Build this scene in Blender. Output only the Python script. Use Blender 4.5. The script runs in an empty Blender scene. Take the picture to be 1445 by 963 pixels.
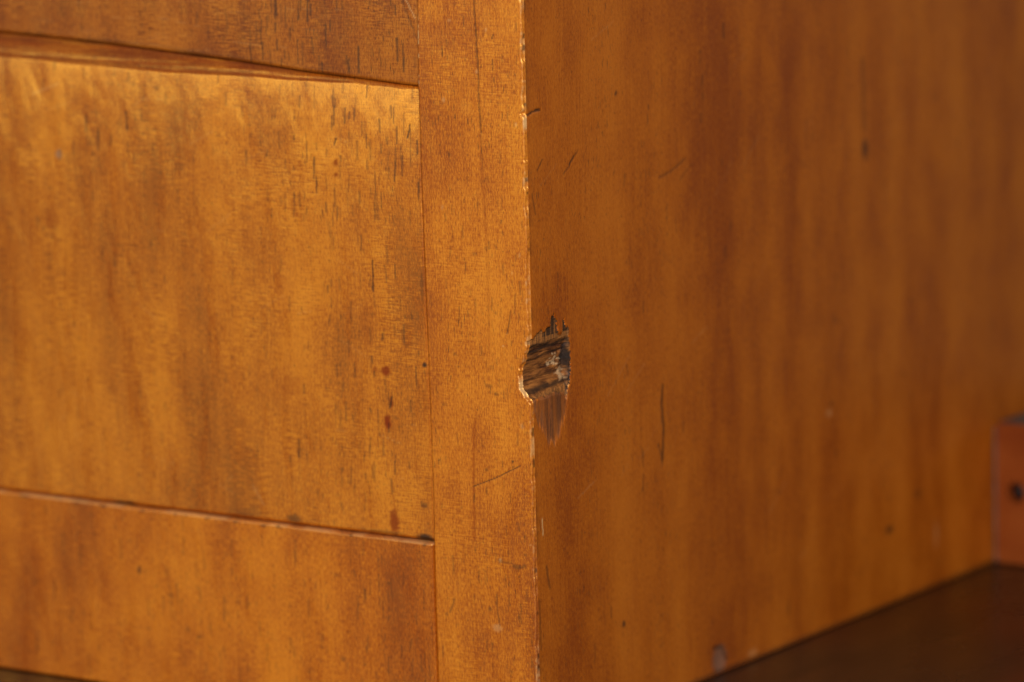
import bpy, math
import numpy as np
from mathutils import Matrix, Vector

# ------------------------------------------------------------------ camera, world, lights, exposure
scene = bpy.context.scene
MM = 0.001
col = bpy.data.collections.new("chest"); scene.collection.children.link(col)

YAW, PITCH, ROLL = 0.598469, 0.169837, -0.024616
CAM = Vector((504.42, -746.03, 237.44)) * MM
fw = Vector((-math.sin(YAW)*math.cos(PITCH), math.cos(YAW)*math.cos(PITCH), -math.sin(PITCH)))
rt = Vector((math.cos(YAW), math.sin(YAW), 0)); up = rt.cross(fw)
r2 = rt*math.cos(ROLL) + up*math.sin(ROLL); u2 = up*math.cos(ROLL) - rt*math.sin(ROLL)
cd = bpy.data.cameras.new("camera"); cam = bpy.data.objects.new("camera", cd); scene.collection.objects.link(cam)
M3 = Matrix((r2, u2, -fw)).transposed()
cam.matrix_world = Matrix.Translation(CAM) @ M3.to_4x4()
cd.sensor_fit = 'HORIZONTAL'; cd.sensor_width = 22.3; cd.lens = 22.3*6500/1445
cd.clip_start = 0.02; cd.clip_end = 50
cd.dof.use_dof = True
cd.dof.focus_distance = (Vector((0, 0, .078)) - CAM).dot(fw)
cd.dof.aperture_fstop = 7.0
scene.camera = cam

w = bpy.data.worlds.new("World"); scene.world = w; w.use_nodes = True
bg = w.node_tree.nodes["Background"]
bg.inputs[0].default_value = (1.0, 0.97, 0.95, 1); bg.inputs[1].default_value = 0.09

def area(name, loc, target, size, energy, color):
    l = bpy.data.lights.new(name, 'AREA'); l.shape = 'RECTANGLE'; l.size, l.size_y = size
    l.energy = energy; l.color = color
    o = bpy.data.objects.new(name, l); scene.collection.objects.link(o)
    o.location = loc
    o.rotation_euler = (Vector(target)-Vector(loc)).to_track_quat('-Z', 'Y').to_euler()
    return o
area("left_sheen_fill", (-0.75, -1.10, 0.42), (-0.05, 0, 0.08), (0.6, 0.6), 5.0, (1.0, 0.93, 0.84))  # unseen area light added at the left for the golden sheen
area("room_light", (0.45, -0.62, 0.40), (0, 0.0, 0.06), (0.34, 0.34), 7.8, (1.0, 0.94, 0.86))
area("rear_haze_fill", (0.95, 1.75, 0.50), (0, 0.2, 0.12), (0.8, 0.8), 1.3, (0.95, 0.96, 1.0))  # unseen lamp added behind to haze the side panel; no window there

scene.view_settings.view_transform = 'Standard'; scene.view_settings.look = 'None'
scene.view_settings.exposure = -0.07; scene.view_settings.gamma = 1.0
scene.view_settings.use_curve_mapping = False

# ------------------------------------------------------------------ numpy helpers
rng = np.random.default_rng(7)
_T = rng.random((256, 256))
def vnoise(a, b):
    """smooth value noise, 0..1"""
    ia, ib = np.floor(a).astype(int), np.floor(b).astype(int)
    fa, fb = a-ia, b-ib
    fa, fb = fa*fa*(3-2*fa), fb*fb*(3-2*fb)
    g = lambda i, j: _T[i & 255, j & 255]
    return (g(ia, ib)*(1-fa)*(1-fb) + g(ia+1, ib)*fa*(1-fb)
            + g(ia, ib+1)*(1-fa)*fb + g(ia+1, ib+1)*fa*fb)
def fbm(a, b, n=3):
    s, k, t = 0, 1.0, 0
    for i in range(n):
        s = s + k*vnoise(a*2**i+17.3*i, b*2**i+5.1*i); t += k; k *= .5
    return s/t
def sstep(x, a, b):
    t = np.clip((x-a)/(b-a), 0, 1); return t*t*(3-2*t)
def seg_dist(U, V, p):
    best = np.full(U.shape, 1e9)
    for (u0, v0), (u1, v1) in zip(p[:-1], p[1:]):
        du, dv = u1-u0, v1-v0; L = du*du+dv*dv+1e-9
        t = np.clip(((U-u0)*du+(V-v0)*dv)/L, 0, 1)
        best = np.minimum(best, np.hypot(U-u0-t*du, V-v0-t*dv))
    return best
def poly_sd(U, V, p):
    """signed distance, positive inside"""
    ins = np.zeros(U.shape, bool); n = len(p)
    for i in range(n):
        (x0, y0), (x1, y1) = p[i], p[(i+1) % n]
        c = ((y0 > V) != (y1 > V)) & (U < (x1-x0)*(V-y0)/((y1-y0) or 1e-9)+x0)
        ins ^= c
    d = seg_dist(U, V, list(p)+[p[0]])
    return np.where(ins, d, -d)

class Marks:
    """wear that was there when the photograph was taken: dents, stains, scratches; also painted shade (mm on the board)"""
    def __init__(s, U, V):
        s.U, s.V = U, V
        s.Ud = U+.35*(fbm(U*1.3, V*1.3)-.5); s.Vd = V+.5*(fbm(U*1.1+40, V*1.1+9)-.5)
        s.stain = np.zeros(U.shape); s.pale = np.zeros(U.shape); s.grey = np.zeros(U.shape); s.red = np.zeros(U.shape); s.h = np.zeros(U.shape)
    def line(s, p, w=.2, k=.8, depth=.0, f='stain', rag=True):
        d = seg_dist(s.Ud if rag else s.U, s.Vd if rag else s.V, p)
        m = k*(1-sstep(d, w*.45, w*1.25))
        a = getattr(s, f); setattr(s, f, np.maximum(a, m)); s.h += depth*(1-sstep(d, 0, w*1.4))
    def blob(s, u, v, ru, rv, k=.7, depth=0, f='stain', soft=.5):
        d = np.hypot((s.Ud-u)/ru, (s.Vd-v)/rv)+.5*(fbm(s.U*2, s.V*2)-.5)
        m = k*(1-sstep(d, 1-soft, 1+soft*.4))
        a = getattr(s, f); setattr(s, f, np.maximum(a, m)); s.h += depth*(1-sstep(d, 0, 1.2))

def link(name, me, mat, parent=None, smooth=True):
    o = bpy.data.objects.new(name, me); col.objects.link(o)
    if mat: me.materials.append(mat)
    if smooth: me.polygons.foreach_set('use_smooth', np.ones(len(me.polygons), bool))
    if parent: o.parent = parent
    return o
def mesh(name, verts_mm, quads, attrs=None):
    me = bpy.data.meshes.new(name); v = np.asarray(verts_mm, np.float32).reshape(-1, 3)*MM
    q = np.asarray(quads, np.int32).reshape(-1, 4)
    me.vertices.add(len(v)); me.vertices.foreach_set('co', v.ravel())
    me.loops.add(q.size); me.loops.foreach_set('vertex_index', q.ravel())
    me.polygons.add(len(q)); me.polygons.foreach_set('loop_start', np.arange(len(q), dtype=np.int32)*4)
    me.update(calc_edges=True)
    for k, a in (attrs or {}).items():
        at = me.attributes.new(k, 'FLOAT', 'POINT'); at.data.foreach_set('value', np.asarray(a, np.float32).ravel())
    me.validate(); return me
def quads_of(nu, nv, flip=False):
    i = np.arange(nu*nv).reshape(nu, nv)
    q = np.stack([i[:-1, :-1], i[1:, :-1], i[1:, 1:], i[:-1, 1:]], -1).reshape(-1, 4)
    return q[:, ::-1] if flip else q
def box(name, lo, hi, mat, parent=None, bev=.4):
    import bmesh
    bm = bmesh.new(); bmesh.ops.create_cube(bm, size=1)
    for v in bm.verts: v.co = Vector([(lo[i]+hi[i])/2+v.co[i]*(hi[i]-lo[i]) for i in range(3)])*MM
    bmesh.ops.bevel(bm, geom=bm.edges[:], offset=bev*MM, segments=2, profile=.5, affect='EDGES')
    me = bpy.data.meshes.new(name); bm.to_mesh(me); bm.free()
    return link(name, me, mat, parent, smooth=False)

# ------------------------------------------------------------------ materials
class NT:
    def __init__(s, name):
        s.m = bpy.data.materials.new(name); s.m.use_nodes = True; s.t = s.m.node_tree; s.t.nodes.clear()
    def n(s, typ, **kw):
        x = s.t.nodes.new(typ)
        for k, v in kw.items():
            if k.startswith('i_'):
                key = k[2:]; key = int(key) if key.isdigit() else key.replace('_', ' ')
                s.put(x.inputs[key], v)
            else: setattr(x, k, v)
        return x
    def put(s, sock, v):
        if isinstance(v, bpy.types.NodeSocket): s.t.links.new(v, sock)
        else: sock.default_value = v
    def math(s, op, a, b=0.0, c=0.0, clamp=False):
        x = s.n('ShaderNodeMath', operation=op, use_clamp=clamp)
        s.put(x.inputs[0], a); s.put(x.inputs[1], b); s.put(x.inputs[2], c); return x.outputs[0]
    def ramp(s, v, a, b, lo=0.0, hi=1.0):
        x = s.n('ShaderNodeMapRange', interpolation_type='SMOOTHSTEP')
        for k, q in zip(('Value', 'From Min', 'From Max', 'To Min', 'To Max'), (v, a, b, lo, hi)): s.put(x.inputs[k], q)
        return x.outputs[0]
    def mix(s, f, a, b, mode='MIX'):
        x = s.n('ShaderNodeMix', data_type='RGBA', blend_type=mode)
        s.put(x.inputs['Factor'], f); s.put(x.inputs['A'], a); s.put(x.inputs['B'], b); return x.outputs['Result']
    def noise(s, vec, scale, detail=2.0, rough=.5, loc=(0, 0, 0)):
        mp = s.n('ShaderNodeMapping'); s.put(mp.inputs['Vector'], vec)
        flat = len(scale) == 2
        mp.inputs['Scale'].default_value = (*scale, 1) if flat else scale; mp.inputs['Location'].default_value = loc
        x = s.n('ShaderNodeTexNoise', noise_dimensions='2D' if flat else '3D', i_Scale=1.0, i_Detail=detail, i_Roughness=rough); s.put(x.inputs['Vector'], mp.outputs[0])
        return x.outputs['Fac']
    def attr(s, name): return s.n('ShaderNodeAttribute', attribute_name=name).outputs['Fac']

def rgb(c): return (*c, 1.0)
def wood(name, dark, mid, light, off=(0, 0, 0), ribbon=.5, ribbon_scale=.10, ribbon_len=.22, ribbon_detail=1.0, rays=.5, pores=.8, sheen=.2, rough=.42,
         gold=(1.0, .56, .07), axis='Z', coat=.15, grain=.6, speck=1.6, tone=1.0):
    N = NT(name)
    tc = N.n('ShaderNodeTexCoord').outputs['Object']
    mp = N.n('ShaderNodeMapping'); N.put(mp.inputs['Vector'], tc)
    mp.inputs['Scale'].default_value = (1000, 1000, 1000); mp.inputs['Location'].default_value = off
    if axis == 'X': mp.inputs['Rotation'].default_value = (0, math.radians(90), 0)
    P = mp.outputs[0]
    # flat grain coordinates (across, along): the boards' faces share the upright z as grain direction
    sx = N.n('ShaderNodeSeparateXYZ'); N.put(sx.inputs[0], P)
    cb = N.n('ShaderNodeCombineXYZ'); N.put(cb.inputs[0], N.math('ADD', sx.outputs[0], sx.outputs[1])); N.put(cb.inputs[1], sx.outputs[2])
    wn = N.noise(cb.outputs[0], (.03, .03), 1)
    wv = N.n('ShaderNodeCombineXYZ'); N.put(wv.inputs[0], N.math('MULTIPLY_ADD', wn, 3.0, N.math('ADD', sx.outputs[0], sx.outputs[1]))); N.put(wv.inputs[1], sx.outputs[2])
    G = wv.outputs[0]
    broad = N.noise(G, (.030, .014), 2, .55)
    rib = N.noise(G, (ribbon_scale, ribbon_scale*ribbon_len), ribbon_detail, .45)
    mott = N.noise(G, (.13, .07), 3, .6, (9, 4, 0))
    fib = N.noise(G, (2.2, .06), 4, .65)
    fine = N.noise(G, (3.8, 1.0), 3, .7, (3, 7, 0))
    ray = N.noise(G, (.30, 2.9), 2, .6)
    rmask = N.ramp(N.noise(G, (.08, .05), 2, .5, (31, 8, 0)), .45, .68)
    # tone
    t = N.math('MULTIPLY_ADD', N.math('SUBTRACT', broad, .5), tone, .5)
    t = N.math('MULTIPLY_ADD', N.math('SUBTRACT', rib, .5), ribbon*2.4, t)
    t = N.math('MULTIPLY_ADD', N.math('SUBTRACT', mott, .5), .6, t)
    t = N.math('MULTIPLY_ADD', N.math('SUBTRACT', fib, .5), grain, t)
    t = N.math('MULTIPLY_ADD', N.math('SUBTRACT', fine, .5), speck, t)
    rr = N.math('MULTIPLY', N.math('SUBTRACT', ray, .47), N.math('MULTIPLY_ADD', rmask, .9, .4))
    t = N.math('MULTIPLY_ADD', rr, rays*1.3, t)
    cr = N.n('ShaderNodeValToRGB'); N.put(cr.inputs[0], t); e = cr.color_ramp.elements
    e[0].position = .12; e[0].color = rgb(dark); e[1].position = .88; e[1].color = rgb(light)
    x = e.new(.5); x.color = rgb(mid)
    c = cr.outputs[0]
    # open pores: short dark streaks along the grain, in drifts
    drift = N.ramp(N.noise(G, (.09, .03), 2, .5, (5, 55, 0)), .42, .70)
    pall = None
    for k, (sx_, sz, thr, keep) in enumerate(((1.2, .17, .19, .55), (2.0, .5, .20, .60))):
        pm = N.n('ShaderNodeMapping'); N.put(pm.inputs['Vector'], G)
        pm.inputs['Scale'].default_value = (sx_, sz, 1); pm.inputs['Location'].default_value = (k*7.7, k*3.1, 0)
        v = N.n('ShaderNodeTexVoronoi', voronoi_dimensions='2D', feature='F1', i_Scale=1.0); N.put(v.inputs['Vector'], pm.outputs[0])
        sp = N.n('ShaderNodeSeparateColor'); N.put(sp.inputs[0], v.outputs['Color'])
        on = N.math('GREATER_THAN', sp.outputs[0], keep)
        m = N.math('MULTIPLY', N.ramp(v.outputs['Distance'], thr*.35, thr, 1, 0), on)
        m = N.math('MULTIPLY', m, N.math('MULTIPLY_ADD', sp.outputs[1], .8, .2))
        m = N.math('MULTIPLY', m, N.math('MULTIPLY_ADD', drift, .8, .2))
        pall = m if pall is None else N.math('MAXIMUM', pall, m)
    pf = N.math('MULTIPLY', pall, pores, clamp=True)
    c = N.mix(pf, c, rgb((.045, .022, .010)))
    # small pits and grime freckles
    fr = N.ramp(N.noise(G, (1.3, .8), 2, .6, (70, 2, 0)), .69, .77)
    c = N.mix(N.math('MULTIPLY', fr, .45), c, rgb((.07, .02, .006)))
    st, pa, gr = N.attr('stain'), N.attr('pale'), N.attr('grey')
    rd = N.attr('red')
    c = N.mix(rd, c, rgb((.20, .026, .002)))
    c = N.mix(gr, c, rgb((.19, .145, .11)))
    c = N.mix(pa, c, rgb((.68, .40, .17)))
    c = N.mix(st, c, rgb((.030, .014, .006)))
    # bump
    h = N.math('MULTIPLY_ADD', fib, .5, N.math('MULTIPLY', fine, .45))
    h = N.math('MULTIPLY_ADD', pall, -1.1, h)
    b = N.n('ShaderNodeBump', i_Strength=.5, i_Distance=.00008); N.put(b.inputs['Height'], h)
    # figure: the slope of the fibres under the varnish
    hf = N.math('MULTIPLY_ADD', rib, .7, N.math('MULTIPLY', N.noise(G, (.16, .08), 2, .5, (60, 20, 0)), .6))
    hf = N.math('MULTIPLY_ADD', N.math('MULTIPLY', ray, rmask), .045, hf)
    hf = N.math('MULTIPLY_ADD', fine, .04, hf)
    bf = N.n('ShaderNodeBump', i_Strength=.8, i_Distance=.0011); N.put(bf.inputs['Height'], hf)
    pr = N.n('ShaderNodeBsdfPrincipled')
    N.put(pr.inputs['Base Color'], c); N.put(pr.inputs['Normal'], b.outputs[0])
    N.put(pr.inputs['Roughness'], N.math('MULTIPLY_ADD', rd, .35, N.math('MULTIPLY_ADD', mott, .25, rough-.08)))
    pr.inputs['Specular IOR Level'].default_value = .20
    N.put(pr.inputs['Coat Weight'], N.math('MULTIPLY_ADD', rd, -coat, coat, clamp=True)); pr.inputs['Coat Roughness'].default_value = .30
    pr.inputs['Coat IOR'].default_value = 1.45
    gl = N.n('ShaderNodeBsdfAnisotropic', distribution='GGX')
    gl.inputs['Color'].default_value = rgb(gold); gl.inputs['Roughness'].default_value = .27
    N.put(gl.inputs['Normal'], bf.outputs[0])
    clean = N.math('SUBTRACT', 1.0, N.math('MAXIMUM', N.math('MAXIMUM', st, rd), N.math('MAXIMUM', gr, pf)), clamp=True)
    ms = N.n('ShaderNodeMixShader'); N.put(ms.inputs[0], N.math('MULTIPLY', clean, sheen))
    N.put(ms.inputs[1], pr.outputs[0]); N.put(ms.inputs[2], gl.outputs[0])
    o = N.n('ShaderNodeOutputMaterial'); N.put(o.inputs[0], ms.outputs[0])
    return N.m

DK, MD, LT = (.23, .036, .001), (.43, .095, .0025), (.61, .184, .008)
mat_mid = wood('honey_wood_figured', DK, MD, LT, (0, 0, 0), ribbon=.22, rays=.85, sheen=.19)
mat_low = wood('honey_wood_plain', DK, MD, LT, (410, 90, 230), ribbon=.22, rays=.35, sheen=.10)
mat_top = wood('amber_wood', (.16, .028, .002), (.28, .066, .003), (.42, .120, .008), (130, 35, 610), ribbon=.25, rays=1.1, sheen=.05, pores=1.0)  # darker amber tones than the other drawers
mat_strip = wood('honey_wood_edge', (.27, .046, .002), (.47, .118, .004), (.64, .210, .012), (720, 15, 90), ribbon=.15, rays=.5, sheen=.10)
mat_side = wood('brown_wood_ribbon', (.27, .050, .002), (.44, .104, .004), (.55, .150, .009), (91, 210, 47), ribbon=.45, ribbon_scale=.055, ribbon_len=.035, ribbon_detail=1.2,
                rays=.15, pores=.8, sheen=.05, coat=.12, grain=.65, speck=1.4, tone=.5)
mat_rail = wood('red_brown_wood', (.17, .028, .005), (.22, .042, .006), (.27, .060, .009), (5, 33, 470), ribbon=.3, rays=.1, pores=.3, sheen=.03, axis='X')
mat_hidden = wood('plain_wood', DK, MD, LT, (88, 12, 5), sheen=.1)

def core_material():
    N = NT('bare_core_wood')
    tc = N.n('ShaderNodeTexCoord').outputs['Object']
    mp = N.n('ShaderNodeMapping'); N.put(mp.inputs['Vector'], tc); mp.inputs['Scale'].default_value = (1000,)*3
    P = mp.outputs[0]
    f1 = N.noise(P, (.5, .09, .75), 4, .7); f2 = N.noise(P, (2, .30, 4), 3, .6, (4, 4, 4)); mo = N.noise(P, (.4, .3, .5), 3, .6)
    t = N.math('MULTIPLY_ADD', N.math('SUBTRACT', f1, .5), 1.5, N.math('MULTIPLY_ADD', N.math('SUBTRACT', f2, .5), .8, mo))
    cr = N.n('ShaderNodeValToRGB'); N.put(cr.inputs[0], t); e = cr.color_ramp.elements
    e[0].position = .22; e[0].color = rgb((.065, .018, .005)); e[1].position = .88; e[1].color = rgb((.46, .17, .035))
    x = e.new(.5); x.color = rgb((.24, .080, .016))
    c = cr.outputs[0]
    st, pa, gr, sh = N.attr('stain'), N.attr('pale'), N.attr('grey'), N.attr('veneer')
    v1 = N.noise(P, (3.4, 3.4, .12), 3, .6)
    vc = N.mix(N.ramp(v1, .34, .60), rgb((.17, .068, .020)), rgb((.38, .14, .030)))
    c = N.mix(sh, c, vc)
    c = N.mix(gr, c, rgb((.085, .088, .095)))
    c = N.mix(pa, c, rgb((.66, .42, .22)))
    c = N.mix(st, c, rgb((.020, .011, .007)))
    b = N.n('ShaderNodeBump', i_Strength=.9, i_Distance=.0003); N.put(b.inputs['Height'], N.math('ADD', f1, f2))
    pr = N.n('ShaderNodeBsdfPrincipled', i_Roughness=.75); N.put(pr.inputs['Base Color'], c); N.put(pr.inputs['Normal'], b.outputs[0])
    pr.inputs['Specular IOR Level'].default_value = .25
    o = N.n('ShaderNodeOutputMaterial'); N.put(o.inputs[0], pr.outputs[0]); return N.m
mat_core = core_material()

def plain(name, c, rough, spec=.4, var=.3, sc=.2):
    N = NT(name)
    tc = N.n('ShaderNodeTexCoord').outputs['Object']
    mp = N.n('ShaderNodeMapping'); N.put(mp.inputs['Vector'], tc); mp.inputs['Scale'].default_value = (1000,)*3
    a = N.noise(mp.outputs[0], (sc,)*3, 4, .6)
    cc = N.mix(N.ramp(a, .3, .7), rgb([v*(1-var) for v in c]), rgb([v*(1+var) for v in c]))
    pr = N.n('ShaderNodeBsdfPrincipled'); N.put(pr.inputs['Base Color'], cc)
    N.put(pr.inputs['Roughness'], N.math('MULTIPLY_ADD', a, .2, rough-.1)); pr.inputs['Specular IOR Level'].default_value = spec
    o = N.n('ShaderNodeOutputMaterial'); N.put(o.inputs[0], pr.outputs[0]); return N.m
def floor_material():
    N = NT('dark_stained_boards')
    tc = N.n('ShaderNodeTexCoord').outputs['Object']
    mp = N.n('ShaderNodeMapping'); N.put(mp.inputs['Vector'], tc); mp.inputs['Scale'].default_value = (1000,)*3
    a = N.noise(mp.outputs[0], (.03, .012, .03), 4, .6); g = N.noise(mp.outputs[0], (.5, .02, .5), 3, .6)
    worn = N.ramp(N.noise(mp.outputs[0], (.011, .009, .01), 2, .5, (3.1, .4, 0)), .40, .58)  # the panel's reflected red painted into the floor colour; no actual wear
    cc = N.mix(worn, rgb((.060, .011, .003)), rgb((.012, .009, .005)))
    cc = N.mix(N.math('MULTIPLY', N.ramp(a, .35, .7), .5), cc, rgb((.012, .005, .002)))
    cc = N.mix(N.math('MULTIPLY', N.ramp(g, .5, .75), .4), cc, rgb((.07, .022, .008)))
    pr = N.n('ShaderNodeBsdfPrincipled'); N.put(pr.inputs['Base Color'], cc)
    N.put(pr.inputs['Roughness'], N.math('MULTIPLY_ADD', a, .35, .12)); pr.inputs['Specular IOR Level'].default_value = .45
    o = N.n('ShaderNodeOutputMaterial'); N.put(o.inputs[0], pr.outputs[0]); return N.m
mat_floor = floor_material()
mat_dust = plain('dusty_filler', (.12, .09, .078), .9, .2, .3, .5)
mat_iron = plain('blackened_steel', (.006, .007, .009), .5, .5, .3, .5)
mat_dusttop = plain('dusty_wood', (.11, .075, .06), .85, .2, .25, .2)

# ------------------------------------------------------------------ the setting
fl = box('floor', (-2500, -2500, -30), (2500, 2500, -.25), mat_floor, bev=1)
fl['kind'] = 'structure'

# ------------------------------------------------------------------ the chest
chest = bpy.data.objects.new('chest_of_drawers', None); col.objects.link(chest)
chest['label'] = 'honey brown varnished wooden chest of drawers with a chipped front corner'
chest['category'] = 'chest of drawers'
XL = -360.0                     # left flank of the chest
HT, DEP = 232.0, 262.0

def spaced(*parts):
    out = []
    for a, b, s in parts:
        n = max(1, int(round((b-a)/s))); out += list(np.linspace(a, b, n, endpoint=False))
    out.append(parts[-1][1]); return np.array(out)

# ---- corner wear: how far the corner has been eaten into the board (mm, towards -x)
CHIP = [(-1, 82.4), (.3, 82.9), (1.1, 83.2), (3.1, 84.1), (4.2, 84.9), (5.2, 83.8), (6.0, 84.8), (7.4, 84.8), (7.7, 86.3), (8.9, 87.1), (9.9, 85.6),
        (10.3, 83.0), (11.4, 82.4), (11.9, 85.6), (12.5, 85.9), (13.1, 83.3), (13.8, 84.1), (14.3, 80.9), (14.6, 75.8), (14.0, 72.0),
        (13.2, 70.6), (12.7, 68.6), (12.0, 70.4), (9.0, 71.0), (6.0, 70.7), (3, 70.8), (0.0, 70.6), (-1, 70.4)]
SCRAPE = [(-.5, 71.5), (13.6, 71.8), (13.3, 69.0), (12.6, 65.4), (11.0, 63.8), (8.8, 60.6), (6.4, 61.2), (4.3, 63.9), (2.2, 66.2), (.6, 69.2)]
def chip_fields(Y, Z):
    win = (Y < 18) & (Z > 58) & (Z < 90)
    sd = np.full(Y.shape, -5.0)
    y, z = Y[win], Z[win]
    yj = y+.25*(vnoise(y*2.2, z*2.2)-.5); zj = z+.5*(vnoise(y*3.1+9, z*.6)-.5)
    sd[win] = poly_sd(yj, zj, CHIP)
    return win, sd
def eaten(Y, Z):
    win, sd = chip_fields(Y, Z)
    d = np.zeros(Y.shape)
    # worn arris with little nicks
    nick = .10+.30*sstep(fbm(Z*.35, Z*0+3), .5, .8)+.45*sstep(vnoise(Z*1.1, Z*0+11.5), .80, .97)+.10*vnoise(Z*3, Z*0+2)
    nick = nick+.8*np.exp(-((Z-128.2)/.5)**2)+.35*np.exp(-((Z-110)/1.2)**2)
    d += nick*np.exp(-(Y/.55)**2)
    y, z, s = Y[win], Z[win], sd[win]
    shallow = .40*sstep(s, 0, .22)*(1+.5*(fbm(y*2.5, z*.35)-.5))
    prof = np.interp(z-.05*(y-2)+.5*(vnoise(y*.35, z*1.4)-.5), [70.3, 71.2, 73.2, 75.6, 77.6, 79.4, 81.6, 82.6], [0, .7, 2.3, 2.6, 2.2, 1.5, .4, 0])
    wall = 14.25-.16*np.abs(z-76.5)*.35+.35*(fbm(z*1.3, y*.2)-.5)
    deep = prof*(1-.30*np.clip(y/14, 0, 1))*(1-sstep(y, wall-.55, wall))
    zr = z-.07*y+.8*(vnoise(y*.25, z*.3)-.5)
    rough = (fbm(y*.09+3, zr*.85, 4)-.5)*1.1+(vnoise(y*.3, zr*5)-.5)*.12
    torn = sstep(y, 9.5, 12.5)*(fbm(y*1.1, z*1.1+4, 3)-.45)*1.3
    deep = np.where(prof > .05, np.maximum(deep+(rough-torn)*np.clip(deep, 0, 1), 0), 0)
    d[win] += np.maximum(shallow, deep)
    return d

# ---- side panel
ys = spaced((.75, 17, .15), (17, 60, .35), (60, 212, .8), (212, DEP, 8))
zs = spaced((0, 56, .3), (56, 92, .2), (92, 156, .3), (156, HT, 5))
Y, Z = np.meshgrid(ys, zs, indexing='ij')
D = eaten(Y, Z)
mk = Marks(Y, Z)
mk.line([(.7, 127.9), (3.0, 128.3), (5.5, 128.6)], .28, .85, .15)
mk.line([(13.4, 114.8), (15.6, 116.0), (18.9, 118.9)], .22, .5, .05); mk.line([(15.8, 116.4), (17.2, 117.6)], .4, .75, .1)
mk.line([(48.9, 66), (48.4, 62), (49, 57), (48.3, 50)], .48, .75, .1); mk.line([(46.8, 54), (48.5, 49.4)], .3, .6, .1)
mk.line([(65.8, 134), (66.2, 127), (65.9, 119)], .35, .5)
mk.blob(134.1, 105.2, 1.5, 2.6, .75); mk.line([(133.5, 125), (133.8, 110)], .9, .35)
mk.line([(48.9, 109.4), (53, 110.1), (59.2, 112.1)], .35, .42, .05); mk.line([(57, 108), (62, 111)], .3, .3)
mk.blob(143.2, 17.3, 1.9, 1.1, .75); mk.blob(156.5, 23.2, 2.2, 1.3, .4)
mk.blob(117.0, 48.6, 1.2, .9, .3, f='pale'); mk.blob(118.2, 50.4, .8, .8, .6)
mk.blob(33.2, 128.7, .5, .6, .7); mk.line([(2.8, 46.2), (3.1, 43)], .22, .9, f='pale'); mk.line([(2.0, 46.2), (2.2, 44)], .2, .5)
mk.line([(15.9, 48.2), (19, 49.3), (22.5, 50.6)], .16, .16, f='pale')
mk.blob(32.2, 18.6, .7, .9, .8); mk.line([(4.0, 36.3), (5.1, 31.7)], .4, .5); mk.line([(1.2, 30), (1.4, 20)], .4, .4)
mk.line([(4.0, 116.5), (5.9, 118.6)], .2, .6); mk.line([(2, 112), (3, 108)], .3, .5); mk.line([(4.5, 113), (11, 117)], .12, .08, f='pale')
mk.blob(69.6, 3.0, 3.0, 3.4, .5, .3, f='grey', soft=.35); mk.line([(67.2, 6.0), (70.5, 5.6), (72.5, 2.5)], .5, .6, .1)
mk.blob(83, 1.6, 2.2, 1.0, .2, f='pale'); mk.blob(165, 12, .9, 3.5, .22, f='pale')
mk.line([(0, .2), (DEP, .2)], .8, .55)
for _ in range(60):                       # scattered pits and short dark checks
    a, b, l = rng.uniform(2, 200), rng.uniform(4, 150), rng.uniform(.4, 4)
    mk.line([(a, b), (a+rng.normal(0, .25), b+l)], rng.uniform(.12, .3), rng.uniform(.25, .6))
for _ in range(25):
    a, b = rng.uniform(2, 200), rng.uniform(4, 150); l = rng.uniform(2, 9)
    mk.line([(a, b), (a+l, b+l*rng.uniform(.2, 1.0))], .12, rng.uniform(.05, .16), f='pale')
sw = (Y < 18) & (Z > 57) & (Z < 74)
ss = poly_sd(Y[sw]+.9*(vnoise(Y[sw]*2.5, Z[sw]*.4)-.5), Z[sw]+2.2*(vnoise(Y[sw]*2.2+4, Z[sw]*.2)-.5), SCRAPE)
streak = fbm(Y[sw]*1.7, Z[sw]*.13+3, 3)
mk.stain[sw] = np.maximum(mk.stain[sw], sstep(ss, -.4, 1.6)*(.30+.34*sstep(streak, .38, .66))*(.75+.25*sstep(Y[sw], 2, 9)))
mk.grey[sw] = np.maximum(mk.grey[sw], .26*sstep(ss, -.5, .8)*(.5+.5*sstep(fbm(Y[sw]*.8+9, Z[sw]*.2), .4, .6)))
mk.h[sw] += .22*sstep(ss, -.2, .6)*(.6+.6*streak)
# grime rubbed in beside the arris
mk.stain = np.maximum(mk.stain, .55*np.exp(-(Y-.75)/.6)*sstep(fbm(Z*.25+8, Z*0), .45, .7))
wav = .25*(fbm(Y*.03, Z*.015)-.5)
side_X = wav*sstep(Y, 0, 12)-D-mk.h
Pside = np.stack([side_X, Y, Z], -1)
win, sd = chip_fields(Y, Z)
q = quads_of(len(ys), len(zs))
inside = (sd > -.02).ravel()[q].all(1)
def subset(P, q, A):
    idx = np.unique(q); mp = np.full(len(P), -1); mp[idx] = np.arange(len(idx))
    return P[idx], mp[q], {k: v.ravel()[idx] for k, v in A.items()}
Pf = Pside.reshape(-1, 3)
A = dict(stain=mk.stain, pale=mk.pale, grey=mk.grey, red=mk.red)
v1, q1, a1 = subset(Pf, q[~inside], A)
# board behind the face (thickness 25), closed at top, foot and back
n0 = len(v1)
TH = 24.6
bx = np.array([(-TH, .75, 0), (-TH, DEP, 0), (-TH, DEP, HT), (-TH, .75, HT), (-.8, .75, 0), (-.8, DEP, 0), (-.8, DEP, HT), (-.8, .75, HT)], float)
bx[4:, 0] = 0.0
bq = np.array([(0, 3, 2, 1), (0, 1, 5, 4), (2, 3, 7, 6), (1, 2, 6, 5)])+n0
v1 = np.vstack([v1, bx]); q1 = np.vstack([q1, bq]); a1 = {k: np.concatenate([v, np.zeros(8)]) for k, v in a1.items()}
side = link('side_panel', mesh('side_panel', v1, q1, a1), mat_side, chest)
side['label'] = 'brown ribbon grained side panel'
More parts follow.
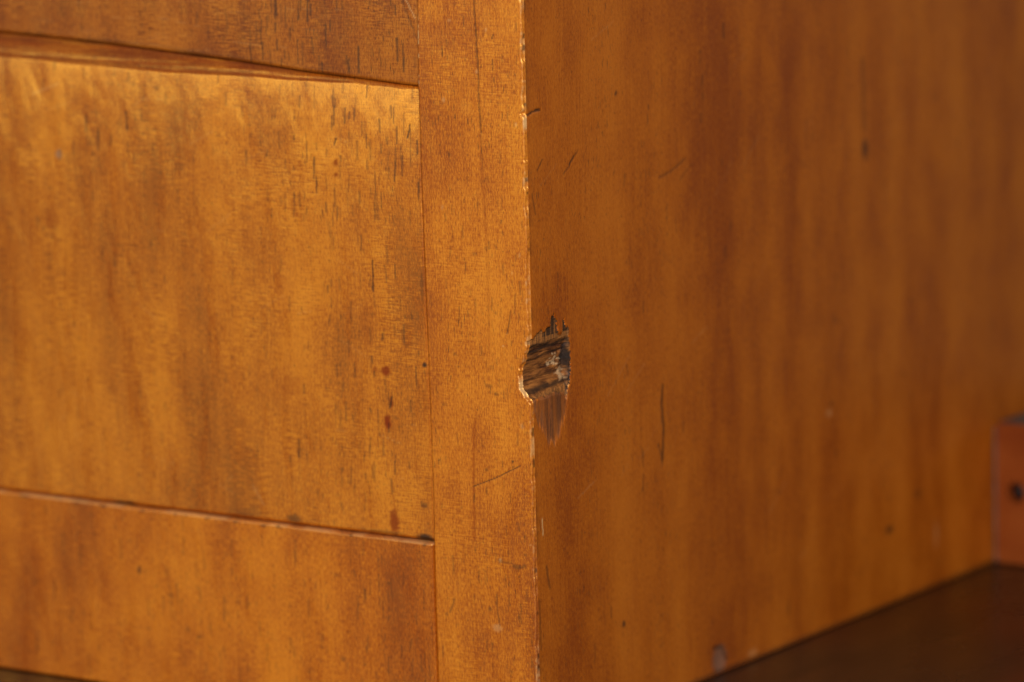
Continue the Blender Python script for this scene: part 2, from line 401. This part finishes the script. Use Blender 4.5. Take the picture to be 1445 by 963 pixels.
# torn patch
veneer = (1-sstep(D, .55, .9))
ck = dict(stain=np.zeros(Y.shape), pale=np.zeros(Y.shape), grey=np.zeros(Y.shape), veneer=veneer)
edge = 1-sstep(sd, .05, .5)
ck['stain'] = np.maximum(.75*edge*sstep(fbm(Y*1.2, Z*1.2+3), .35, .6)*np.where(Z < 70, .3, 1), .85*(sd > -.02)*((Z > 82.9) & (Y > 5))*sstep(vnoise(Y*2.6, Z*.25), .12, .45))
ck['stain'] = np.maximum(ck['stain'], .8*(1-sstep(np.abs(Z-(81.6-.05*Y)), .1, .7))*sstep(fbm(Y*.3, Z*1.5), .35, .6))
ck['stain'] = np.maximum(ck['stain'], .38*(sd > 0)*(Z < 70.5)*sstep(fbm(Y*1.6, Z*.16+2), .46, .62)*sstep(Y, 3, 6))
wallz = sstep(Y+1.6*(fbm(Z*.6, Y*.6+2)-.5), 12.4, 13.4)*(Z > 70)*(Z < 82)
ck['stain'] = np.maximum(ck['stain'], .92*wallz*sstep(fbm(Y*.6+Z*.5, Z*.7-Y*.8+7, 4), .36, .56))
ck['grey'] = np.maximum(wallz*.75*sstep(fbm(Y*.9+30, Z*.9+5), .42, .62), .35*(Z < 70)*sstep(fbm(Y*.5+3, Z*.3), .5, .7))
pb = np.hypot((Y-10.6)/1.9, (Z-(77.0+.1*(Y-10)))/1.4)+2.4*(fbm(Y*.7, Z*1.6, 4)-.5)
pb2 = np.hypot((Y-12.6)/1.1, (Z-74.0)/1.5)+2.2*(fbm(Y*1.2+8, Z*1.8, 4)-.5)
ck['pale'] = np.maximum(.85*(1-sstep(pb, .65, 1.0)), .6*(1-sstep(pb2, .6, 1.0)))
zc = Z-.07*Y+.7*(fbm(Y*.3, Z*.5)-.5)
for zq, wq, kq in ((80.2, .55, .8), (78.6, .3, .7), (76.2, .35, .55), (74.4, .4, .6), (72.2, .8, .8)):
    ck['stain'] = np.maximum(ck['stain'], kq*(sd > .1)*(1-sstep(np.abs(zc-zq), wq*.3, wq))*sstep(fbm(Y*.22+zq, Z*.4, 3), .34, .54))
ck['stain'] *= (1-.9*ck['pale'])
v2, q2, a2 = subset(Pf, q[inside], ck)
patch = link('torn_patch', mesh('torn_patch', v2, q2, a2), mat_core, side)
patch['label'] = 'dark splintered hole where the veneer has been knocked off the corner'

# ---- front edge strip (the narrow upright facing beside the drawers)
us = spaced((0, 1, 1/98.))
zs2 = spaced((0, 66, .28), (66, 86, .15), (86, 156, .28), (156, HT, 5))
RC = .55
rowsX, rowsY, tag = [], [], []
xe = -eaten(np.zeros_like(zs2), zs2)
xe8 = -eaten(np.full_like(zs2, .75), zs2)
x_left = np.interp(zs2, [0, 35, 49, 70, 93, 114, 132, 150, 232], [-24.6, -24.7, -24.6, -24.8, -25.1, -25.4, -25.5, -25.2, -25.2])+.10*(fbm(zs2*.3, zs2*0+5)-.5)
rowsX.append(x_left+.0); rowsY.append(np.full_like(zs2, 9.0)); tag.append(0)
rowsX.append(x_left+.0); rowsY.append(np.full_like(zs2, .35)); tag.append(0)
rowsX.append(x_left+.10); rowsY.append(np.full_like(zs2, .10)); tag.append(0)
for t in us[1:-1]:
    rowsX.append(x_left+(xe-RC-x_left)*t); rowsY.append(np.zeros_like(zs2)); tag.append(0)
for a in np.linspace(0, math.pi/2, 6):
    rowsX.append(xe-RC+RC*math.sin(a)); rowsY.append(np.full_like(zs2, RC-RC*math.cos(a))); tag.append(a/(math.pi/2))
rowsX.append(xe8); rowsY.append(np.full_like(zs2, .75)); tag.append(1)
X = np.stack(rowsX); Yy = np.stack(rowsY); Zz = np.broadcast_to(zs2, X.shape).copy(); tg = np.array(tag)[:, None]
mk = Marks(X, Zz)
crack = [(-11.5, 151), (-11.2, 144.8), (-10.9, 137.7), (-10.8, 130.7), (-10.5, 124)]
mk.line(crack, .19, .7, .10); mk.line([(-10.5, 124), (-10.4, 116.6)], .16, .3, .03); mk.line([(-13.9, 66), (-14.4, 55), (-14.6, 41)], .3, .5, .04, f='red'); mk.line([(-10.5, 124), (-10.2, 112), (-9.7, 99.6), (-9.8, 80)], .5, .22, f='red')
mk.line([(-14.6, 52.1), (-9, 54.4), (-3.2, 57.3)], .13, .85, .06, rag=False); mk.blob(-4.8, 58.1, .32, .32, .95); mk.blob(-4.8, 56.9, .2, .2, .8)
mk.line([(-4.4, 88.5), (-4.8, 86.4), (-5.5, 84.1)], .20, .6, .08); mk.blob(-8, 88, .4, .3, .4); mk.blob(-10.1, 73, 1.0, .5, .4); mk.blob(-8.3, 71.5, .6, .5, .5)
mk.blob(-7.5, 37.3, 2.3, .35, .42); mk.blob(-4, 36.6, 1.9, .5, .6); mk.blob(-2.6, 37, .5, .4, .5)
mk.line([(-21.1, 25.5), (-20.0, 28.2)], .3, .5); mk.blob(-22.9, 56.8, .35, .35, .8); mk.blob(-9.6, 23.5, 1.3, .8, .3, f='pale'); mk.line([(-9.6, 28), (-9.0, 24)], .2, .5)
mk.line([(-3.2, 92), (-3.6, 88)], .2, .4); mk.blob(-1.6, 79, .5, .8, .5); mk.blob(-1.3, 77.2, .4, .4, .7)
for _ in range(190):
    a = -25*rng.beta(.9, 1.6); b, l = rng.uniform(0, 152), rng.uniform(.3, 2.6)
    mk.line([(a, b), (a+rng.normal(0, .12), b+l)], rng.uniform(.10, .22), rng.uniform(.2, .65))
for _ in range(45):
    a, b = -rng.uniform(1, 24), rng.uniform(0, 152); mk.blob(a, b, rng.uniform(.2, .7), rng.uniform(.2, .5), rng.uniform(.2, .5))
for _ in range(14):
    a, b = -rng.uniform(1, 24), rng.uniform(0, 152); mk.blob(a, b, rng.uniform(.2, .6), rng.uniform(.2, .6), rng.uniform(.2, .45), f='pale')
arr = tg*np.ones_like(X)
n1 = fbm(Zz*.28, Zz*0+4); n2 = vnoise(Zz*1.7, arr*1.3+1.5)
mk.pale = np.maximum(mk.pale, sstep(arr, .05, .35)*(.05+.42*sstep(n1*.6+n2*.4, .52, .80)))
mk.pale = np.maximum(mk.pale, sstep(arr, .1, .5)*.95*np.exp(-((Zz-73.2)/1.8)**4)); mk.pale = np.maximum(mk.pale, sstep(arr, .1, .5)*.9*np.exp(-((Zz-126.4)/1.3)**4))
mk.stain = np.maximum(mk.stain*(1-.7*(arr > .1)), sstep(arr, .6, .9)*.7*sstep(vnoise(Zz*.8+50, Zz*0+8), .74, .9))
mk.stain = np.maximum(mk.stain, .35*(Yy > .05)*(tg == 0))
# dust caught in the joint beside the top drawer
mk.pale = np.maximum(mk.pale, ((X < x_left+.32)*.9)*sstep(Zz, 132, 134)*(1-sstep(Zz, 143, 148))*sstep(vnoise(Zz*1.5, Zz*0+20), .45, .7))
Yw = Yy+mk.h*(tg == 0)+.14*(fbm(X*.05, Zz*.02)-.5)*(tg < .05)*(Yy < .05)
nu, nv = X.shape
strip = link('front_edge_strip', mesh('front_edge_strip', np.stack([X, Yw, Zz], -1), quads_of(nu, nv), dict(stain=mk.stain, pale=mk.pale, grey=mk.grey, red=mk.red)), mat_strip, chest)
strip['label'] = 'narrow honey coloured upright edge strip with a hairline crack'

# ---- drawers
def drawer(label, zb, zt, y0, mat, chamfer=None, marks=None, round_top=.6, round_bot=.5, bow=0.0):
    """zb, zt: bottom and top edge heights as functions of x; y0(x, v) the front plane"""
    xs = spaced((-335, -150, 12), (-150, -25.4, .28))
    vs = spaced((0, .02, .004), (.02, .9, .0036), (.9, 1, .0022))
    Xg, Vg = np.meshgrid(xs, vs, indexing='ij')
    right = np.interp(zb(Xg)+Vg*(zt(Xg)-zb(Xg)), [0, 35, 49, 70, 93, 114, 132, 150, 232], [-24.6, -24.7, -24.6, -24.8, -25.1, -25.4, -25.5, -25.2, -25.2])-.13
    Xg = np.where(Xg > -60, -60+(Xg+60)*((right+60)/(-25.4+60)), Xg)
    Zb, Zt = zb(Xg), zt(Xg); Zg = Zb+Vg*(Zt-Zb)
    mk = Marks(Xg, Zg)
    if marks: marks(mk)
    dt, db, dr = Zt-Zg, Zg-Zb, right-Xg
    Yg = y0(Xg, Zg)+.35*(fbm(Xg*.035, Zg*.03)-.5)+mk.h
    rd = lambda d, r: np.where(d < r, r-np.sqrt(np.maximum(r*r-(r-d)**2, 0)), 0)
    wob = 1+.5*(fbm(Xg*.4, Xg*0+6)-.5)
    Yg = Yg+rd(dt, round_top*wob)+rd(db, round_bot*wob)+rd(dr, .35)
    if chamfer is not None:
        Yg = Yg+chamfer(Xg, Zg, mk)
    Yg = Yg+bow*np.exp(-dt/9.0)
    # wrap: sides back to 18 mm
    def pad(a, f): return np.pad(a, 1, mode='edge') if f is None else np.pad(a, 1, constant_values=f)
    P = np.stack([pad(Xg, None), pad(Yg, 18.0), pad(Zg, None)], -1)
    nu, nv = P.shape[:2]
    qq = quads_of(nu, nv)
    bk = np.array([[0, nv-1, nu*nv-1, (nu-1)*nv]])
    at = {k: pad(getattr(mk, k), None) for k in ('stain', 'pale', 'grey', 'red')}
    o = link('drawer', mesh('drawer', P, np.vstack([qq, bk]), at), mat, chest)
    o['label'] = label
    return o

up_x = [-340, -134, -114.6, -95.6, -65.1, -53.6, -39.4, -25.5]; up_z = [140.5, 139.1, 138.2, 137.2, 135.2, 134.1, 133.3, 132.3]
lo_x = [-340, -134, -103.4, -77.2, -53.6, -39.4, -25.5];         lo_z = [134.5, 134.1, 132.9, 132.5, 132.6, 132.5, 131.9]
sm = lambda x, a, b: np.interp(x, np.linspace(-340, -25, 400), np.convolve(np.pad(np.interp(np.linspace(-340, -25, 400), a, b), 8, mode='edge'), np.ones(17)/17, 'valid'))
top_mid = lambda x: sm(x, up_x, up_z)
low_mid = lambda x: sm(x, lo_x, lo_z)

def pores(mk, n, x0, x1, z0, z1, k=(.3, .8), l=(1, 4.5)):
    for _ in range(n):
        a, b, L = rng.uniform(x0, x1), rng.uniform(z0, z1), rng.uniform(*l)
        mk.line([(a, b), (a+rng.normal(0, .12), b+L)], rng.uniform(.17, .26), rng.uniform(*k), rag=False)

def marks_mid(mk):
    for p in ([(-111.6, 122.6), (-111.7, 119.6)], [(-108.4, 119.8), (-108.5, 115.7)], [(-100.8, 123.9), (-100.6, 120)], [(-38.1, 96.5), (-38.2, 90.2)],
              [(-28.3, 124.5), (-28.8, 122)], [(-51.7, 112.9), (-51.7, 109.7)], [(-46.6, 121.1), (-47, 119.7)], [(-58.4, 57.9), (-58.6, 54)], [(-34.3, 68.8), (-34.9, 66.6)]):
        mk.line(p, .24, .85, .06)
    mk.blob(-46.7, 116, .6, .9, .8, f='red'); mk.blob(-46.7, 113.6, .6, .6, .8, f='red')
    # drip and spots of old finish
    mk.blob(-34.7, 42.8, 1.4, 3.0, .85, f='red'); mk.blob(-35.7, 74.1, 1.3, 1.3, .9, f='red'); mk.blob(-35.6, 63.4, 1.0, 1.8, .95, f='red'); mk.blob(-38.5, 73.8, .9, .8, .6, f='red'); mk.blob(-34.6, 67.6, .6, 1.6, .8, f='red'); mk.blob(-40, 83, 2, 5, .25, f='red'); mk.blob(-122, 100, 2.5, 3, .4, f='red'); mk.blob(-60, 69, 3, 2.5, .3, f='red'); mk.blob(-27.1, 46.9, .9, .6, .6)
    mk.blob(-25.9, 76, .7, .6, .95); mk.blob(-26.0, 92, .5, 3, .5); mk.blob(-105.5, 40.0, 3.6, .6, .8); mk.blob(-60.4, 40.9, 2.0, 1.0, .65); mk.blob(-27.0, 40.2, 2.4, .9, .95)  # last blob paints the shadow gap at the lower right corner
    mk.blob(-72, 41, 4, 1, .3); mk.blob(-38, 40.3, 6, .5, .5)
    mk.blob(-119.3, 114, 1.0, 1.0, .6, f='grey'); mk.line([(-125.9, 126.5), (-118.9, 129)], .22, .25, f='pale', rag=False)
    mk.line([(-71, 47), (-68, 43)], .2, .25, f='pale'); mk.line([(-80, 100), (-74, 104)], .15, .1, f='pale')
    pores(mk, 80, -62, -26, 104, 131); pores(mk, 110, -130, -26, 42, 125, (.2, .55), (.6, 3)); pores(mk, 70, -50, -26, 42, 104, (.3, .75), (.8, 4)); pores(mk, 40, -130, -60, 112, 133, (.25, .55), (1, 3.5))
    for _ in range(40):
        a, b = rng.uniform(-135, -26), rng.uniform(42, 130); mk.blob(a, b, rng.uniform(.2, .8), rng.uniform(.2, .6), rng.uniform(.15, .45))
    for _ in range(30):
        a, b, t, l = rng.uniform(-135, -26), rng.uniform(42, 130), rng.uniform(-.6, .6), rng.uniform(2, 8)
        mk.line([(a, b), (a+l*math.cos(t), b+l*math.sin(t))], .12, rng.uniform(.05, .16), f='pale', rag=False)
def cham_mid(X, Z, mk):
    lo, hi = low_mid(X)-.25+.5*(fbm(X*.12, X*0)-.5), top_mid(X)
    t = np.clip((Z-lo)/np.maximum(hi-lo, .3), 0, 1)
    d = np.maximum(hi-lo, 0)
    # end grain showing on the hand-planed bevel
    g = sstep(t, 0, .12)*sstep(d, .4, 1.6)
    mk.stain = np.maximum(mk.stain, g*(.10+.22*sstep(fbm(X*.05, Z*2.2), .45, .6)))
    mk.red = np.maximum(mk.red, g*(.18+.45*sstep(fbm(X*.04+7, Z*1.5), .4, .6)))
    mk.stain = np.maximum(mk.stain, g*.3*sstep(t, .85, 1.0))  # groove shade under the top drawer, painted along the bevel's upper edge
    return d*.36*t+.04*np.sin(t*9)*g+.12*g*(fbm(X*.08, Z*1.8)-.5)

def marks_low(mk):
    mk.blob(-101.3, 25.8, .6, 1.0, .7); mk.line([(-78.7, 22.8), (-79, 17.4)], .22, .6); mk.line([(-56.6, 24.4), (-56.8, 20.6)], .2, .55)
    pores(mk, 80, -135, -26, 2, 36, (.2, .5)); pores(mk, 30, -45, -26, 2, 36, (.3, .6))
    for _ in range(45):
        a, b = rng.uniform(-135, -26), rng.uniform(2, 38); mk.blob(a, b, rng.uniform(.2, .9), rng.uniform(.2, .7), rng.uniform(.15, .5))
    z = 39.35-mk.V
    worn = (1-sstep(z, .2, .45))*(.4+.6*sstep(fbm(mk.U*.25, mk.U*0+2), .4, .65))
    mk.pale = np.maximum(mk.pale, worn*.42)
    for _ in range(14):
        a = rng.uniform(-135, -26); mk.blob(a, 38.9, rng.uniform(.3, 1.2), .4, .6)
def marks_top(mk):
    pores(mk, 70, -70, -26, 134, 152, (.3, .8), (1.5, 5)); pores(mk, 40, -130, -60, 140, 152, (.2, .5))
    mk.line([(-31, 152), (-28.5, 147), (-26.2, 142)], .2, .5, .05); mk.line([(-30, 152), (-26.4, 146)], .14, .5, f='pale', rag=False)
    d = mk.V-top_mid(mk.U)
    mk.stain = np.maximum(mk.stain, .65*(1-sstep(d, .2, 1.6))*sstep(-mk.U, 40, 75)*sstep(fbm(mk.U*.06, mk.V*.3+4), .35, .6))  # soft shade above the bevel, painted along this drawer's lower edge
    for _ in range(30):
        a, b, t, l = rng.uniform(-135, -26), rng.uniform(136, 152), rng.uniform(-.15, .15), rng.uniform(3, 14)
        mk.line([(a, b), (a+l*math.cos(t), b+l*math.sin(t))], .12, rng.uniform(.03, .10), f='pale', rag=False)

drawer('top drawer in a darker amber tone, set slightly back', lambda x: top_mid(x)+.05, lambda x: x*0+228.0, lambda x, z: 1.0+.9*sstep(-x, 60, 130), mat_top, None, marks_top, .6, .28)
drawer('middle drawer with golden shimmer and a bevelled top edge', lambda x: x*0+39.75, top_mid, lambda x, z: .45-.35*sstep(z, 45, 110), mat_mid, cham_mid, marks_mid, .5, .4, bow=1.3)
drawer('bottom drawer with a pale worn upper edge', lambda x: x*0-.2, lambda x: 39.4+.25*(fbm(x*.03, x*0+9)-.5), lambda x, z: x*0-.35, mat_low, None, marks_low, .55, .6)

# ---- rest of the carcass
box('side_panel', (XL, 0, 0), (XL+24.6, DEP, HT), mat_hidden, chest)
box('top_board', (XL-10, -10, HT+.3), (10, DEP+6, HT+18), mat_hidden, chest, 1.5)
box('back_board', (XL+24.8, DEP-8, .3), (-24.8, DEP-1, HT-.3), mat_hidden, chest)

# ---- batten at the foot of the side panel, with its screw
YB = 192.6
import bmesh
bm = bmesh.new(); bmesh.ops.create_cube(bm, size=1)
lo, hi = (.9, YB, .2), (60, YB+48, 33.6)
for v in bm.verts: v.co = Vector([(lo[i]+hi[i])/2+v.co[i]*(hi[i]-lo[i]) for i in range(3)])
# hole in the front face: inset ring of eight, pushed back
front = [f for f in bm.faces if f.normal.y < -.5][0]
bmesh.ops.delete(bm, geom=[front], context='FACES_ONLY')
bmesh.ops.bevel(bm, geom=[e for e in bm.edges if len(e.link_faces) == 2], offset=.9, segments=3, profile=.5, affect='EDGES')
loop = [e for e in bm.edges if len(e.link_faces) == 1]
cx, cz, rad = 6.0, 17.2, 2.2
ring = [bm.verts.new((cx+rad*math.cos(a), YB, cz+rad*1.15*math.sin(a))) for a in np.linspace(0, 2*math.pi, 24, endpoint=False)]
re = [bm.edges.new((ring[i], ring[(i+1) % 24])) for i in range(24)]
bmesh.ops.triangle_fill(bm, edges=loop+re, use_beauty=True)
for f in list(bm.faces):
    c = f.calc_center_median()
    if abs(c.y-YB) < .05 and math.hypot(c.x-cx, (c.z-cz)/1.15) < rad*.9 and all(v in ring for v in f.verts): bm.faces.remove(f)
r2_ = [bm.verts.new((v.co.x, YB+4, v.co.z)) for v in ring]
for i in range(24): bm.faces.new((ring[i], ring[(i+1) % 24], r2_[(i+1) % 24], r2_[i]))
bm.faces.new(r2_)
bmesh.ops.recalc_face_normals(bm, faces=bm.faces[:])
for v in bm.verts: v.co *= MM
me = bpy.data.meshes.new('batten'); bm.to_mesh(me); bm.free()
batten = link('batten', me, mat_rail, chest, smooth=False)
batten['label'] = 'red brown batten block at the foot of the side panel'
# dust lying on top of it, filler in the joint, screw head in the hole
def slab(name, pts, mat, parent):
    pts = np.array(pts, float); return link(name, mesh(name, pts, [(0, 1, 2, 3), (7, 6, 5, 4), (0, 4, 5, 1), (1, 5, 6, 2), (2, 6, 7, 3), (3, 7, 4, 0)]), mat, parent, smooth=False)
slab('dust', [(1.2, YB+1.0, 33.55), (59, YB+1.0, 33.55), (59, YB+47, 33.55), (1.2, YB+47, 33.55),
              (1.2, YB+1.0, 33.75), (59, YB+1.0, 33.75), (59, YB+47, 33.75), (1.2, YB+47, 33.75)], mat_dusttop, batten)
zz = np.linspace(.3, 32.5, 40)
gx = .62+.35*(vnoise(zz*.5, zz*0+3)-.3)+.5*np.exp(-((zz-4)/2.5)**2)
V = np.stack([np.stack([zz*0-.1, zz*0+YB+.9, zz], -1), np.stack([gx*.5, YB+.25+zz*0, zz], -1), np.stack([gx+.3, YB+.9+zz*0, zz], -1)])
link('joint_filler', mesh('joint_filler', V, quads_of(3, 40)), mat_dust, batten)
bm = bmesh.new(); bmesh.ops.create_cone(bm, cap_ends=True, segments=20, radius1=2.1, radius2=1.5, depth=1.2)
bmesh.ops.rotate(bm, verts=bm.verts, matrix=Matrix.Rotation(math.radians(90), 3, 'X'))
for v in bm.verts: v.co = (v.co+Vector((cx, YB+2.4, cz)))*MM
me = bpy.data.meshes.new('screw'); bm.to_mesh(me); bm.free(); link('screw', me, mat_iron, batten)
